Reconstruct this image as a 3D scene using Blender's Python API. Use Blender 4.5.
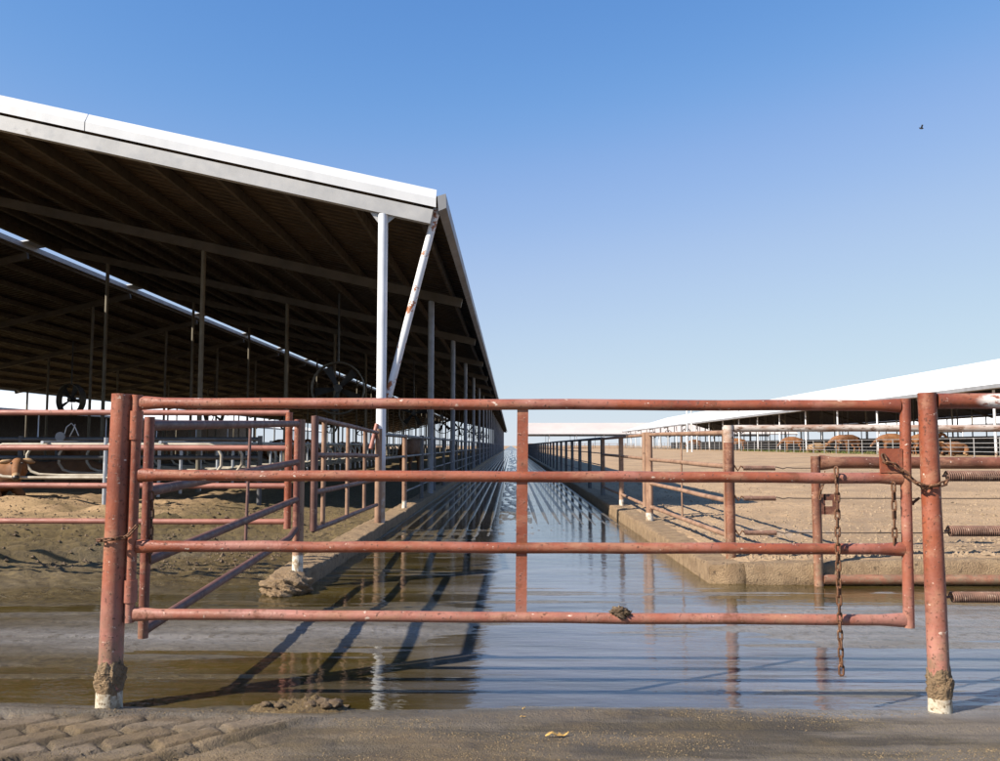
import bpy, bmesh, math, random
import numpy as np
from mathutils import Vector, Matrix
R = math.radians
random.seed(7); rng = np.random.default_rng(7)
for o in list(bpy.data.objects): bpy.data.objects.remove(o)
S = bpy.context.scene; COL = S.collection

# ------------------------------------------------------------------ camera
cam = bpy.data.cameras.new('camera'); co = bpy.data.objects.new('camera', cam); COL.objects.link(co)
co.location = (0, 0, 1.3)
co.rotation_euler = (R(90) + math.atan(65/850), 0, math.atan(11/850))
cam.sensor_width = 36; cam.lens = 30.6; cam.clip_start = 0.05; cam.clip_end = 6000
S.camera = co
# ------------------------------------------------------------------ world, sun, exposure
SUN = Vector((-1.154, -0.69, 1.0)).normalized()
EL = math.asin(SUN.z); AZ = math.atan2(SUN.x, SUN.y)
w = bpy.data.worlds.new('World'); S.world = w; w.use_nodes = True
wn = w.node_tree; bg = wn.nodes['Background']
sky = wn.nodes.new('ShaderNodeTexSky'); sky.sky_type = 'NISHITA'; sky.sun_disc = False
sky.sun_elevation = EL; sky.sun_rotation = AZ
sky.air_density = 1.0; sky.dust_density = 0.0; sky.ozone_density = 3.0; sky.altitude = 0
# film response: one tone curve per channel, the same over the whole dome
dn = wn.nodes.new('ShaderNodeVectorMath'); dn.operation = 'SCALE'; dn.inputs['Scale'].default_value = .1; wn.links.new(sky.outputs[0], dn.inputs[0])
cv = wn.nodes.new('ShaderNodeRGBCurve'); cv.mapping.use_clip = False
for i, pts in enumerate((((.06, .07), (.101, .13), (.165, .30), (.26, .45), (.56, .61), (1, .72)),
                         ((.1, .16), (.173, .301), (.285, .475), (.42, .605), (.68, .73), (1, .79)),
                         ((.2, .47), (.324, .68), (.46, .80), (.6, .84), (.8, .86), (1, .88)))):
    c = cv.mapping.curves[i]
    for p in pts[:-1]: c.points.new(*p)
    c.points[-1].location = pts[-1]
cv.mapping.update(); wn.links.new(dn.outputs[0], cv.inputs[1])
up = wn.nodes.new('ShaderNodeVectorMath'); up.operation = 'SCALE'; up.inputs['Scale'].default_value = 10/1.8; wn.links.new(cv.outputs[0], up.inputs[0])
wn.links.new(up.outputs[0], bg.inputs[0]); bg.inputs[1].default_value = 0.1
sl = bpy.data.lights.new('sun', 'SUN'); so = bpy.data.objects.new('sun', sl); COL.objects.link(so)
sl.energy = 5.0; sl.angle = R(0.53); sl.color = (1.0, 0.92, 0.80)
so.rotation_euler = SUN.to_track_quat('Z', 'Y').to_euler(); so.location = (-20, -12, 20)
vs = S.view_settings; vs.view_transform = 'Standard'; vs.look = 'None'; vs.gamma = 1; vs.exposure = 0.85
vs.use_curve_mapping = False
S.render.engine = 'CYCLES'
S.cycles.max_bounces = 8; S.cycles.transparent_max_bounces = 12

# ------------------------------------------------------------------ materials
class MT:
    def __init__(s, name, rough=.7, metal=0.0, spec=.5):
        s.m = bpy.data.materials.new(name); s.m.use_nodes = True
        s.t = s.m.node_tree; s.b = s.t.nodes['Principled BSDF']
        s.b.inputs['Roughness'].default_value = rough; s.b.inputs['Metallic'].default_value = metal
        s.b.inputs['Specular IOR Level'].default_value = spec
        s.geo = s.t.nodes.new('ShaderNodeNewGeometry'); s.pos = s.geo.outputs['Position']
    def n(s, t, **k):
        x = s.t.nodes.new(t)
        for a, v in k.items(): setattr(x, a, v)
        return x
    def L(s, a, b): s.t.links.new(a, b)
    def setin(s, sock, v):
        if isinstance(v, bpy.types.NodeSocket): s.L(v, sock)
        else: sock.default_value = v if not (isinstance(v, tuple) and len(v) == 3 and sock.type == 'RGBA') else (*v, 1)
    def scaled(s, sc, vec=None):
        m = s.n('ShaderNodeMapping'); s.L(vec or s.pos, m.inputs[0]); m.inputs[3].default_value = sc; return m.outputs[0]
    def noise(s, scale, detail=4, rough=.6, vec=None, dist=0.):
        x = s.n('ShaderNodeTexNoise'); s.L(vec or s.pos, x.inputs['Vector'])
        x.inputs['Scale'].default_value = scale; x.inputs['Detail'].default_value = detail
        x.inputs['Roughness'].default_value = rough; x.inputs['Distortion'].default_value = dist
        return x.outputs[0]
    def step(s, v, a, b, lo=0., hi=1.):
        x = s.n('ShaderNodeMapRange'); x.interpolation_type = 'SMOOTHSTEP'; s.setin(x.inputs[0], v)
        for i, q in enumerate((a, b, lo, hi)): x.inputs[1+i].default_value = q
        return x.outputs[0]
    def mix(s, f, a, b, mode='MIX'):
        x = s.n('ShaderNodeMix', data_type='RGBA', blend_type=mode)
        s.setin(x.inputs[0], f); s.setin(x.inputs[6], a); s.setin(x.inputs[7], b); return x.outputs[2]
    def math(s, op, a, b=0., clamp=False):
        x = s.n('ShaderNodeMath', operation=op, use_clamp=clamp); s.setin(x.inputs[0], a); s.setin(x.inputs[1], b); return x.outputs[0]
    def z(s):
        x = s.n('ShaderNodeSeparateXYZ'); s.L(s.pos, x.inputs[0]); return x.outputs[2]
    def col(s, c): s.setin(s.b.inputs['Base Color'], c)
    def rough(s, r): s.setin(s.b.inputs['Roughness'], r)
    def bump(s, h, st=.4, d=.01, to=None):
        x = s.n('ShaderNodeBump'); x.inputs['Strength'].default_value = st; x.inputs['Distance'].default_value = d
        s.L(h, x.inputs['Height']); s.L(x.outputs[0], (to or s.b).inputs['Normal'])

MATS = {}
def simple(name, a, b, scale=6., rough=.7, metal=0., bump=.15, bd=.004, c=None, cth=(.6, .7), stretch=None, spec=.5):
    m = MT(name, rough, metal, spec)
    v = m.scaled(stretch) if stretch else None
    k = m.step(m.noise(scale, 5, .6, v), .35, .68)
    q = m.mix(k, a, b)
    if c: q = m.mix(m.step(m.noise(scale*2.7, 5, .65, v), *cth), q, c)
    m.col(q); m.rough(m.step(m.noise(scale*3), .3, .7, rough-.12, min(1, rough+.12)))
    if bump: m.bump(m.noise(scale*12, 4), bump, bd)
    MATS[name] = m.m; return m.m

def red_paint(name, base=(.29, .080, .036), dark=(.175, .044, .022), pale=(.42, .20, .16), z0=.85, z1=.25, fade=.7, scrape=None):
    m = MT(name, .5)
    q = m.mix(m.step(m.noise(2.6, 6, .65), .33, .68), base, dark)
    q = m.mix(m.math('MULTIPLY', m.step(m.noise(1.7, 5, .6), .48, .68), .6), q, (.33, .115, .065))
    f = m.math('MULTIPLY', m.step(m.z(), z0, z1), m.step(m.noise(5, 5, .65), .25, .62, .25, 1.))
    q = m.mix(m.math('MULTIPLY', f, fade), q, pale)
    q = m.mix(m.math('MULTIPLY', m.step(m.noise(1.35, 6, .68), .47, .66), .5), q, pale)
    sp_ = m.math('MULTIPLY', m.step(m.z(), .62, .12), m.step(m.noise(13, 7, .72), .40, .62))
    q = m.mix(sp_, q, (.19, .13, .08))
    st = m.noise(8, 7, .72, m.scaled((.35, 1, 1)))                     # dust and runs
    q = m.mix(m.math('MULTIPLY', m.step(st, .50, .64), .6), q, (.33, .165, .095))
    rust2 = m.step(m.noise(6, 9, .78), .55, .66)
    q = m.mix(m.math('MULTIPLY', rust2, .75), q, (.15, .05, .02))
    rust = m.step(m.noise(55, 6, .7), .58, .635)
    q = m.mix(m.math('MULTIPLY', rust, .9), q, (.075, .026, .013))
    chip = m.step(m.noise(34, 5, .65, m.scaled((.6, 1, 1))), .655, .69)
    q = m.mix(chip, q, (.60, .47, .38))
    if scrape:
        c = m.n('ShaderNodeVectorMath', operation='DISTANCE'); m.L(m.scaled((.35, 1, 1)), c.inputs[0]); c.inputs[1].default_value = (scrape[0]*.35, scrape[1], scrape[2])
        k = m.math('MULTIPLY', m.step(c.outputs['Value'], .055, .03), m.step(m.noise(40, 5, .7, m.scaled((.4, 1, 1))), .42, .5))
        q = m.mix(k, q, (.72, .66, .6))
    m.col(q); m.rough(m.step(st, .4, .7, .42, .75))
    m.bump(m.math('ADD', m.noise(60, 5), rust), .5, .004)
    MATS[name] = m.m; return m.m

red_paint('red_paint')
red_paint('red_scraped', scrape=(2.46, 4.26, 1.525))
red_paint('red_dull', (.20, .06, .04), (.13, .04, .028), (.33, .15, .11), .6, .1)
red_paint('red_brown', (.17, .058, .03), (.10, .036, .02), (.26, .12, .07), .5, .0, .5)
simple('pink_rail', (.34, .135, .095), (.24, .085, .06), 5, .55, c=(.16, .06, .035), cth=(.6, .68))
simple('purple_rail', (.15, .07, .055), (.09, .042, .033), 4, .6, c=(.24, .15, .11), cth=(.6, .7))
simple('tan_pipe', (.30, .18, .115), (.19, .105, .065), 5, .75, c=(.13, .07, .04), cth=(.6, .7), bump=.3)
simple('worn_white_pipe', (.52, .46, .40), (.30, .17, .11), 7, .6, c=(.16, .085, .05), cth=(.52, .62), stretch=(.5, 1, 1.6))
simple('galvanised', (.52, .54, .57), (.42, .44, .47), 4, .42, .55, bump=.06)
simple('corral_pipe', (.34, .34, .34), (.25, .24, .23), 4, .5, .2, bump=0)
simple('stall_pipe', (.46, .41, .33), (.30, .25, .19), 4, .6, bump=.2)
simple('dark_steel', (.11, .11, .115), (.07, .068, .07), 3, .55, .2, bump=.06)
simple('fan_shroud', (.12, .11, .085), (.08, .07, .055), 3, .5, .0, bump=0)
simple('fan_steel', (.03, .03, .03), (.02, .02, .02), 3, .5, .0, bump=0)
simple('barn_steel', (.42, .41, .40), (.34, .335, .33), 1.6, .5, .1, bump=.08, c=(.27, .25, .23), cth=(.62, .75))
simple('inner_steel', (.090, .070, .047), (.060, .047, .032), 1.5, .6, .1, bump=.06)  # barn steel darkened, shade of the interior put into its colour
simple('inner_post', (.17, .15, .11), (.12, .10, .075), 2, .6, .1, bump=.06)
simple('gutter_grey', (.26, .26, .27), (.2, .2, .205), 1.5, .5, .1, bump=.05)
simple('shade_post', (.22, .23, .25), (.16, .165, .18), 3, .5, .1, bump=.05)  # darker copy of the white eave post, roof shade put into the colour
simple('roof_underside', (.060, .038, .021), (.036, .023, .013), 1.2, .6, .2, bump=.08)  # lack of light under the roof put into this dark brown
simple('roof_white', (.70, .70, .69), (.62, .62, .61), .3, .5, 0., bump=.03)
simple('roof_beige', (.56, .49, .44), (.50, .44, .39), .08, .6, 0., bump=0)
simple('trim_white', (.60, .60, .60), (.54, .54, .54), .9, .45, 0., bump=.05, c=(.46, .45, .43), cth=(.66, .8), stretch=(3, 1, .6))
simple('concrete_white', (.56, .50, .39), (.26, .19, .115), 16, .85, bump=.5, c=(.16, .11, .06), cth=(.53, .62))
simple('mud', (.13, .085, .045), (.08, .05, .027), 14, .8, bump=.7, bd=.012, c=(.23, .165, .10), cth=(.55, .65))
simple('dry_mud', (.41, .28, .16), (.29, .19, .105), 7, .95, bump=1., bd=.05, c=(.13, .085, .05), cth=(.57, .68))
simple('manure', (.16, .105, .045), (.065, .042, .022), 30, .9, bump=.8, bd=.012, c=(.24, .17, .08), cth=(.55, .65))
simple('rusty_chain', (.16, .07, .032), (.085, .04, .022), 40, .7, .3, bump=.3, c=(.34, .19, .10), cth=(.56, .66))
simple('rusty_spring', (.22, .12, .085), (.13, .07, .05), 12, .65, .2, bump=.2, c=(.35, .24, .18), cth=(.56, .68))
simple('cable', (.12, .085, .06), (.07, .05, .04), 5, .7, .3, bump=0)
simple('dry_leaf', (.55, .34, .10), (.42, .23, .06), 30, .7, bump=.3)
simple('feed_crumb', (.22, .155, .08), (.06, .045, .028), 60, .9, bump=0)
simple('clod', (.30, .215, .135), (.20, .14, .085), 20, .95, bump=.3)
simple('cow_hide', (.23, .098, .036), (.14, .058, .022), 3, .8, bump=.2, c=(.42, .24, .11), cth=(.6, .75))
simple('cow_pale', (.40, .26, .14), (.27, .155, .075), 3, .8, bump=.2)
simple('cow_dark', (.03, .022, .018), (.02, .015, .012), 8, .45, bump=.1)
simple('cow_brown', (.17, .075, .03), (.12, .05, .02), 3, .8, bump=.2)
simple('bird_dark', (.02, .02, .025), (.03, .03, .03), 8, .7, bump=0)
simple('pipe_white', (.75, .75, .74), (.66, .66, .65), 2, .4, bump=0)
simple('green_feed', (.10, .15, .035), (.17, .17, .06), 2, .9, bump=0)
m = MT('rusty_white_brace', .5)                                    # white strut with rust patches
q = m.mix(m.step(m.noise(2, 4), .4, .7), (.68, .68, .69), (.56, .56, .57))
m.col(m.mix(m.step(m.noise(5.5, 7, .72), .545, .575), q, (.30, .095, .03))); m.bump(m.noise(40), .1, .003); MATS['rusty_white_brace'] = m.m
m = MT('white_post', .4)
q = m.mix(m.step(m.noise(2, 4), .4, .7), (.70, .71, .73), (.60, .61, .63))
q = m.mix(m.math('MULTIPLY', m.step(m.z(), 1.25, .75), m.step(m.noise(9, 5), .3, .6, .6, 1.)), q, (.30, .20, .13))
m.col(q); m.bump(m.noise(40), .08, .003); MATS['white_post'] = m.m
m = MT('white_based_post', .6)                                     # tan post, lime wash round the foot
q = m.mix(m.step(m.noise(4, 5), .35, .7), (.31, .185, .115), (.20, .105, .065))
q = m.mix(m.step(m.noise(22, 5), .6, .66), q, (.11, .05, .03))
m.col(m.mix(m.step(m.math('ADD', m.z(), m.math('MULTIPLY', m.noise(20), .06)), .34, .31), q, m.mix(m.step(m.noise(14, 6, .7), .45, .6), (.62, .57, .48), (.3, .22, .14)))); m.bump(m.noise(60), .3, .004)
MATS['white_based_post'] = m.m

# ground: r = dry tan earth, g = mud, b = wet
m = MT('ground_mix', .9)
at = m.n('ShaderNodeAttribute', attribute_name='mask'); sp = m.n('ShaderNodeSeparateColor'); m.L(at.outputs[0], sp.inputs[0])
tan, mud, wet = sp.outputs
n1 = m.noise(1.3, 8, .65); n2 = m.noise(14, 7, .7); n3 = m.noise(90, 4, .7)
streak = m.noise(1., 6, .65, m.scaled((.7, 5, 1)))
conc = m.mix(m.step(streak, .35, .65), (.36, .345, .34), (.25, .235, .22))
conc = m.mix(m.math('MULTIPLY', m.step(n2, .5, .66), .7), conc, (.13, .11, .08))
dry = m.mix(m.step(n1, .3, .7), (.43, .285, .155), (.34, .22, .118))
dry = m.mix(m.math('MULTIPLY', m.step(m.noise(.33, 7, .66), .46, .62), .75), dry, (.26, .17, .092))
dry = m.mix(m.step(n2, .52, .68), dry, (.235, .145, .075))
dry = m.mix(m.step(n3, .6, .7), dry, (.50, .355, .215))
mudc = m.mix(m.step(n2, .35, .7), (.125, .088, .028), (.048, .034, .012))
mudc = m.mix(m.step(n3, .58, .68), mudc, (.18, .13, .06))
earth = m.mix(m.step(m.noise(1.1, 7, .65, m.scaled((.6, 3.2, 1))), .43, .57), (.145, .12, .095), (.05, .039, .028))
earth = m.mix(m.math('MULTIPLY', m.step(m.noise(120, 4, .7), .55, .66), m.step(n1, .42, .6)), earth, (.20, .155, .06))
earth = m.mix(m.step(n3, .6, .7), earth, (.055, .043, .032))
q = m.mix(mud, m.mix(at.outputs['Alpha'], conc, earth), mudc); q = m.mix(tan, q, dry)
m.col(m.mix(wet, q, m.mix(.3, q, (.05, .04, .028))))
m.rough(m.math('SUBTRACT', m.step(wet, 0., 1., .95, .24), m.math('MULTIPLY', m.math('MULTIPLY', wet, m.step(n2, .4, .65)), .12)))
m.bump(m.math('ADD', m.math('MULTIPLY', n2, .9), m.math('MULTIPLY', n3, .5)), .8, .028)
MATS['ground_mix'] = m.m
# murky water film: tinted see-through body under a Fresnel mirror
m = MT('murky_water'); t = m.t; t.nodes.remove(m.b)
tr = m.n('ShaderNodeBsdfTransparent'); gl = m.n('ShaderNodeBsdfGlossy'); gl.inputs['Roughness'].default_value = .035
fr = m.n('ShaderNodeFresnel'); fr.inputs[0].default_value = 1.5
ms = m.n('ShaderNodeMixShader')
tint = m.mix(m.step(m.noise(.9, 5, .6, m.scaled((.6, 1.6, 1))), .35, .65), (.80, .70, .45), (.93, .90, .82)); m.setin(tr.inputs[0], tint)
gl.inputs[0].default_value = (1, 1, 1, 1)
rip = m.math('ADD', m.noise(3.2, 3, .5, m.scaled((.45, 1.5, 1))), m.math('MULTIPLY', m.noise(17, 3, .5, m.scaled((.5, 1.4, 1))), .30))
bp = m.n('ShaderNodeBump'); bp.inputs['Strength'].default_value = .5; bp.inputs['Distance'].default_value = .012
m.L(rip, bp.inputs['Height']); m.L(bp.outputs[0], gl.inputs['Normal']); m.L(bp.outputs[0], fr.inputs['Normal'])
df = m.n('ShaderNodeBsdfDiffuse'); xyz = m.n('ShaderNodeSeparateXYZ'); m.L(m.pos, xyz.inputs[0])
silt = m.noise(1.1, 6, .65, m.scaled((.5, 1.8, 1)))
grey = m.math('MULTIPLY', m.step(m.math('ADD', xyz.outputs[0], m.math('MULTIPLY', silt, 2.)), -.2, 1.5), m.step(m.noise(2.2, 6, .65, m.scaled((.35, 2.6, 1))), .3, .55, .55, 1.))   # body colour runs from olive by the hinge post to grey towards the latch
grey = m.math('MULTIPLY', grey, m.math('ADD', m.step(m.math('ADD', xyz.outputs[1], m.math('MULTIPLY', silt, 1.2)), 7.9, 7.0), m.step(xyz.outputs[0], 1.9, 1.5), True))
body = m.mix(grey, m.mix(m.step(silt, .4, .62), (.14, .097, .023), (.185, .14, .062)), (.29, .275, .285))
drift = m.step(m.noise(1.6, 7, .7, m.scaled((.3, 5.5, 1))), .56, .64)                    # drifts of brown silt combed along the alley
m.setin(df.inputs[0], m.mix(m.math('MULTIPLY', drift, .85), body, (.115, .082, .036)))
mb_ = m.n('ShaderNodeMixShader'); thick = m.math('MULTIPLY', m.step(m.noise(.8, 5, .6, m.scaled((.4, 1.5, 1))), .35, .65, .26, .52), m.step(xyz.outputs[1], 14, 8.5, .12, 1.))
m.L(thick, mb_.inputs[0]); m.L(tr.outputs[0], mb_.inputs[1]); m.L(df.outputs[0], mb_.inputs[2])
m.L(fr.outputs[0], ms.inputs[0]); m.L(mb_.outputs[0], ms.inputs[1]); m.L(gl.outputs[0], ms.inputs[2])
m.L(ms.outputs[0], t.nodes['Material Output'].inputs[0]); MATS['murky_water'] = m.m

# ------------------------------------------------------------------ object helpers
def link(name, me, mat, parent=None, loc=(0, 0, 0), rot=None):
    o = bpy.data.objects.new(name, me); COL.objects.link(o)
    if mat and len(me.materials) == 0: me.materials.append(MATS[mat])
    if parent: o.parent = parent
    o.location = loc
    if rot is not None: o.rotation_euler = rot
    return o
def tag(o, label=None, cat=None, group=None, kind=None):
    for k, v in (('label', label), ('category', cat), ('group', group), ('kind', kind)):
        if v: o[k] = v
    return o
def thing(name, label, cat, loc=(0, 0, 0), rz=0., group=None):
    o = bpy.data.objects.new(name, None); COL.objects.link(o); o.empty_display_size = .2
    o.location = loc; o.rotation_euler = (0, 0, rz); return tag(o, label, cat, group)
class MB:
    def __init__(s): s.v = []; s.f = []; s.sm = []
    def add(s, vs, fs, smooth=False):
        k = len(s.v); s.v += [tuple(p) for p in vs]
        for f in fs: s.f.append([i+k for i in f]); s.sm.append(smooth)
        return s
    def box(s, a, b):
        x0, y0, z0 = a; x1, y1, z1 = b
        return s.add([(x0,y0,z0),(x1,y0,z0),(x1,y1,z0),(x0,y1,z0),(x0,y0,z1),(x1,y0,z1),(x1,y1,z1),(x0,y1,z1)],
                     [(0,3,2,1),(4,5,6,7),(0,1,5,4),(1,2,6,5),(2,3,7,6),(3,0,4,7)])
    def prism(s, prof, path0, path1):                              # profile points (3D) swept from offset path0 to path1
        n = len(prof); a = [Vector(p)+Vector(path0) for p in prof]; b = [Vector(p)+Vector(path1) for p in prof]
        return s.add(a+b, [(i, (i+1) % n, n+(i+1) % n, n+i) for i in range(n)] + [tuple(range(n))[::-1], tuple(range(n, 2*n))])
    def beam(s, p, q, wd, ht):                                     # box section from p to q, ht measured upright
        p, q = Vector(p), Vector(q); d = (q-p).normalized()
        sd = d.cross(Vector((0, 0, 1))); sd = sd.normalized() if sd.length > .01 else Vector((1, 0, 0)); up = sd.cross(d)
        pr = [sd*wd/2+up*ht/2, -sd*wd/2+up*ht/2, -sd*wd/2-up*ht/2, sd*wd/2-up*ht/2]
        return s.prism(pr, p, q)
    def tube(s, pts, r, n=12, closed=False, sx=None):
        pts = [Vector(p) for p in pts]; m = len(pts); rr = r if hasattr(r, '__len__') else [r]*m
        base = len(s.v); up = None
        for i, p in enumerate(pts):
            a = pts[i-1] if (i or closed) else pts[i]; b = pts[(i+1) % m] if (i < m-1 or closed) else pts[i]
            d = (b-a).normalized()
            if up is None: up = Vector((0, 0, 1)) if abs(d.z) < .9 else Vector((0, 1, 0))
            sd = d.cross(up).normalized(); up = sd.cross(d).normalized()
            for k in range(n):
                t = 2*math.pi*k/n; s.v.append(tuple(p + (sd*math.cos(t)*(sx[i] if sx else 1) + up*math.sin(t))*rr[i]))
        for i in range(m if closed else m-1):
            j = (i+1) % m
            for k in range(n):
                l = (k+1) % n; s.f.append([base+i*n+k, base+j*n+k, base+j*n+l, base+i*n+l]); s.sm.append(True)
        if not closed:
            for i, rev in ((0, False), (m-1, True)):
                k = len(s.v); s.v += [s.v[base+i*n+q] for q in range(n)]
                f = list(range(k, k+n)); s.f.append(f[::-1] if rev else f); s.sm.append(False)
        return s
    def mesh(s, name='part'):
        me = bpy.data.meshes.new(name); me.from_pydata(s.v, [], s.f); me.polygons.foreach_set('use_smooth', s.sm)
        bm = bmesh.new(); bm.from_mesh(me); bmesh.ops.recalc_face_normals(bm, faces=bm.faces); bm.to_mesh(me); bm.free(); return me
    def build(s, name, mat, parent=None, **k): return link(name, s.mesh(name), mat, parent, **k)
def pipe(name, p, q, r, mat, parent, n=12, segs=1, wob=0., flare=None):
    p, q = Vector(p), Vector(q); pts, rr = [], []
    ts = [i/segs for i in range(segs+1)]
    for t in ts:
        v = p.lerp(q, t)
        if wob and 0 < t < 1: v += Vector((rng.normal(), rng.normal(), rng.normal()))*wob
        pts.append(v); rr.append(r)
    return MB().tube(pts, rr, n).build(name, mat, parent)

# numpy value noise
_perm = rng.random((256, 256))
def vn(x, y):
    xi = np.floor(x).astype(int); yi = np.floor(y).astype(int); fx = x-xi; fy = y-yi
    fx = fx*fx*(3-2*fx); fy = fy*fy*(3-2*fy); g = lambda i, j: _perm[i & 255, j & 255]
    return (g(xi,yi)*(1-fx)+g(xi+1,yi)*fx)*(1-fy) + (g(xi,yi+1)*(1-fx)+g(xi+1,yi+1)*fx)*fy
def fbm(x, y, o=4, gain=.5):
    r = 0; a = 1; t = 0
    for i in range(o): r = r + a*vn(x*2**i+17*i, y*2**i+31*i); t += a; a *= gain
    return r/t - .5
def ss(a, b, x):
    t = np.clip((x-a)/(b-a), 0, 1); return t*t*(3-2*t)

# ------------------------------------------------------------------ ground (one sheet, split by use)
LK, RK = -1.86, 1.87                                                # inner faces of the two kerbs
def height(x, y):
    """height and (tan, mud, wet) of the ground"""
    n1 = fbm(x*.55, y*2.2, 5); n2 = fbm(x*3, y*3, 4); n3 = fbm(x*14, y*14, 3); big = fbm(x*.3+9, y*.3, 3)
    apron = 1-ss(4.12, 4.42, y + .22*fbm(x*1.6, y*0+3, 4) + .06*n2)
    right = ss(2.0, 2.2, x)*ss(8.22, 8.3, y)
    left = ss(-1.98, -2.18, x)*ss(7.9, 8.6, y + .8*n1)
    leftmud = ss(-2.0, -3.4, x + .6*n1)*ss(7.0, 8.6, y+.5*n1-.25*(x+3))
    # cross alley, under a skin of water, with two low bars that stand clear of it
    z = -.0065 + .020*n1 + .006*n2 + .034*fbm(x*.45+3, y*9, 5, .6)
    band = np.exp(-((y-(6.35+.14*x))/.75)**2)*ss(.15, -.9, x) + .9*np.exp(-((y-6.45)/.62)**2)*ss(1.3, 2.6, x)
    z = z + .026*band
    # return lane: ribbed concrete that climbs out of the water
    lane = ss(LK-.15, LK, x)*(1-ss(RK, RK+.15, x))*ss(8.0, 9.5, y)
    rib = np.cos((x-.05)*2*math.pi/.19); mid = 1-ss(.26, .32, np.abs(x-.08)); rp = np.clip(rib, 0, 1)**1.5
    climb = ss(11, 17, y)
    lz = -.020 + .0172*climb + .012*n1*(1-.55*climb) + ss(10.5, 13.5, y)*(1-mid)*.0125*rp + ss(12.3, 12.6, y)*mid*(.006 + .040*fbm(x*9, y*2.5, 3))
    jt = np.abs(((y-13.2) % 6.1 + 3.05) % 6.1 - 3.05); lz = lz + .012*np.exp(-((jt-.07)/.03)**2)*ss(10, 12, y)*(1-ss(40, 60, y))
    lz = lz + (.016 + .03*fbm(x*.8+7, y*5, 4))*ss(.1, -.8, x)*(1-ss(13, 14.5, y)) + .022*fbm(x*1.2, y*4+2, 4)*(1-ss(11, 13, y))*ss(.2, 1.2, x)
    z = z*(1-lane) + lz*lane
    # dirt lot on the right, climbing towards the far barn
    rz = .185 + .46*np.clip((x-2)/25, 0, 1) + .05*big*ss(9, 14, y) + .05*n2 + .032*n3
    z = z*(1-right) + rz*right
    # trampled mud on the left with wheel ruts
    lx = .04 + .06*ss(-3, -8, x) + .09*big + .09*n2 + .065*n3
    rut = 0
    for c, wd in ((9.3, .16), (10.1, .15), (11.7, .2), (12.5, .16)):
        yy = y - (c + .42*(x+5) + .25*np.sin(x*.7+c)); prof = np.exp(-(yy/wd)**2)
        rut = rut - .19*prof*(1+.45*np.sign(np.sin(x*15+yy*9))) + .15*np.exp(-((np.abs(yy)-wd*1.7)/.09)**2)
    lx = lx + rut*ss(-2.8, -4.0, x)*ss(14.5, 13, y)
    lx = lx + (.05+.08*n2+.10*n3)*ss(-5.5, -6.2, x+.6*n2)*ss(14.6, 15.6, y+.9*n1+.5*n2)
    lx = lx + .14*ss(-8.0, -8.5, x)*ss(15.2, 15.8, y)
    lm = np.maximum(left, leftmud); z = z*(1-lm) + lx*lm*(1) 
    # apron in front of the gate: packed earth with a tractor's tread print
    az = .022 + .02*n1 + .012*n2 + .007*n3 + .02*ss(4.25, 3.6, y)
    u = (x+y)*.7071; v = (y-x)*.7071
    av = v*6.6 + .22*n2; au = u*3.1 + .5*np.floor(av) + .3*n2 + .4*vn(np.floor(av)*5.3, np.floor(av)*2.1)
    fu = np.abs((au % 1)-.5); fv = np.abs((av % 1)-.5)
    blk = vn(np.floor(au)*3.1, np.floor(av)*1.7)
    tread = (1-ss(.44, .475, fu+.12*n3))*(1-ss(.39, .44, fv+.12*n3))*(.75+.45*blk)
    tz = ss(-.75, -1.45, x + .5*n1 + .3*n2)*ss(4.17, 4.08, y + .05*n1)
    bar = np.exp(-((v - 3.52 - .02*n2)/.035)**2)*ss(4.12, 4.0, y)*ss(3.3, 3.4, y)
    az = az*(1-.55*tz) + tz*(.026*tread - .016 + .010*n3) + .03*bar
    groove = np.exp(-((y-3.93-.06*np.sin(x*1.3))/.05)**2)*.015*ss(-.6, .2, x)
    az = az - groove + .015*np.exp(-((y-4.2)/.05)**2)*ss(-.3, .4, np.sin(x*2.3)+n1)
    z = z*(1-apron) + az*apron
    z = z*(1-0*y)
    far = ss(30, 80, np.hypot(x, y))
    tan = np.clip(right*(.95 - .35*ss(.05, .25, fbm(x*.8+5, y*.8, 3))*ss(14, 9.5, y)) + .5*lm*ss(-5.2, -6.6, x+n2)*ss(11.8, 13.6, y+.8*n1+n2)*(1-ss(18, 24, y))*(.55+1.1*ss(-.2, .2, n2)) + .22*apron*ss(-.05, .3, n1+.6*n2) + apron*tz*(.02+.2*tread) + .1*lm, 0, 1)
    tan = np.maximum(tan, ss(150, 260, y)*(1-lane))
    mud_ = np.clip(apron*(.28+1.3*n1+.9*n2) + lm*1.0 + (1-right)*(1-lm)*(1-apron)*(.16+1.2*n1)*(1-.6*lane) + right*.15 + .85*(1-right)*(1-lm)*(1-apron)*(1-.8*band)*ss(.5, -.8, x+1.2*n1) + lane*.85*ss(12, 15, y), 0, 1)  # also turns the alley bed olive on the left and darkens the far lane
    wet_ = np.clip((1-right)*(1-apron)*(1-lm)*(1-lane*ss(11.5, 14, y)*(1-mid)*.12*ss(.15, .85, rib)) + lm*ss(-6.5, -2.4, x)*ss(14, 8.5, y)*.8 + apron*np.clip(.35+1.2*n1+.4*ss(4.0, 4.25, y), 0, .9)*(1-.6*tz), 0, 1)
    return z, tan, mud_, wet_, apron
def lines(*segs):
    out = []
    for a, b, d in segs: out.append(np.arange(a, b-1e-6, d))
    return np.concatenate(out)
def grow(a, b, d, k):
    r = [a]
    while r[-1] < b: r.append(r[-1]+d); d *= k
    return np.array(r)
xs = np.concatenate([-grow(6., 1500, .08, 1.085)[::-1], lines((-5.95, -2.9, .05), (-2.9, 2.9, .0165), (2.9, 6., .045)), grow(6., 1500, .07, 1.085)])
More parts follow.
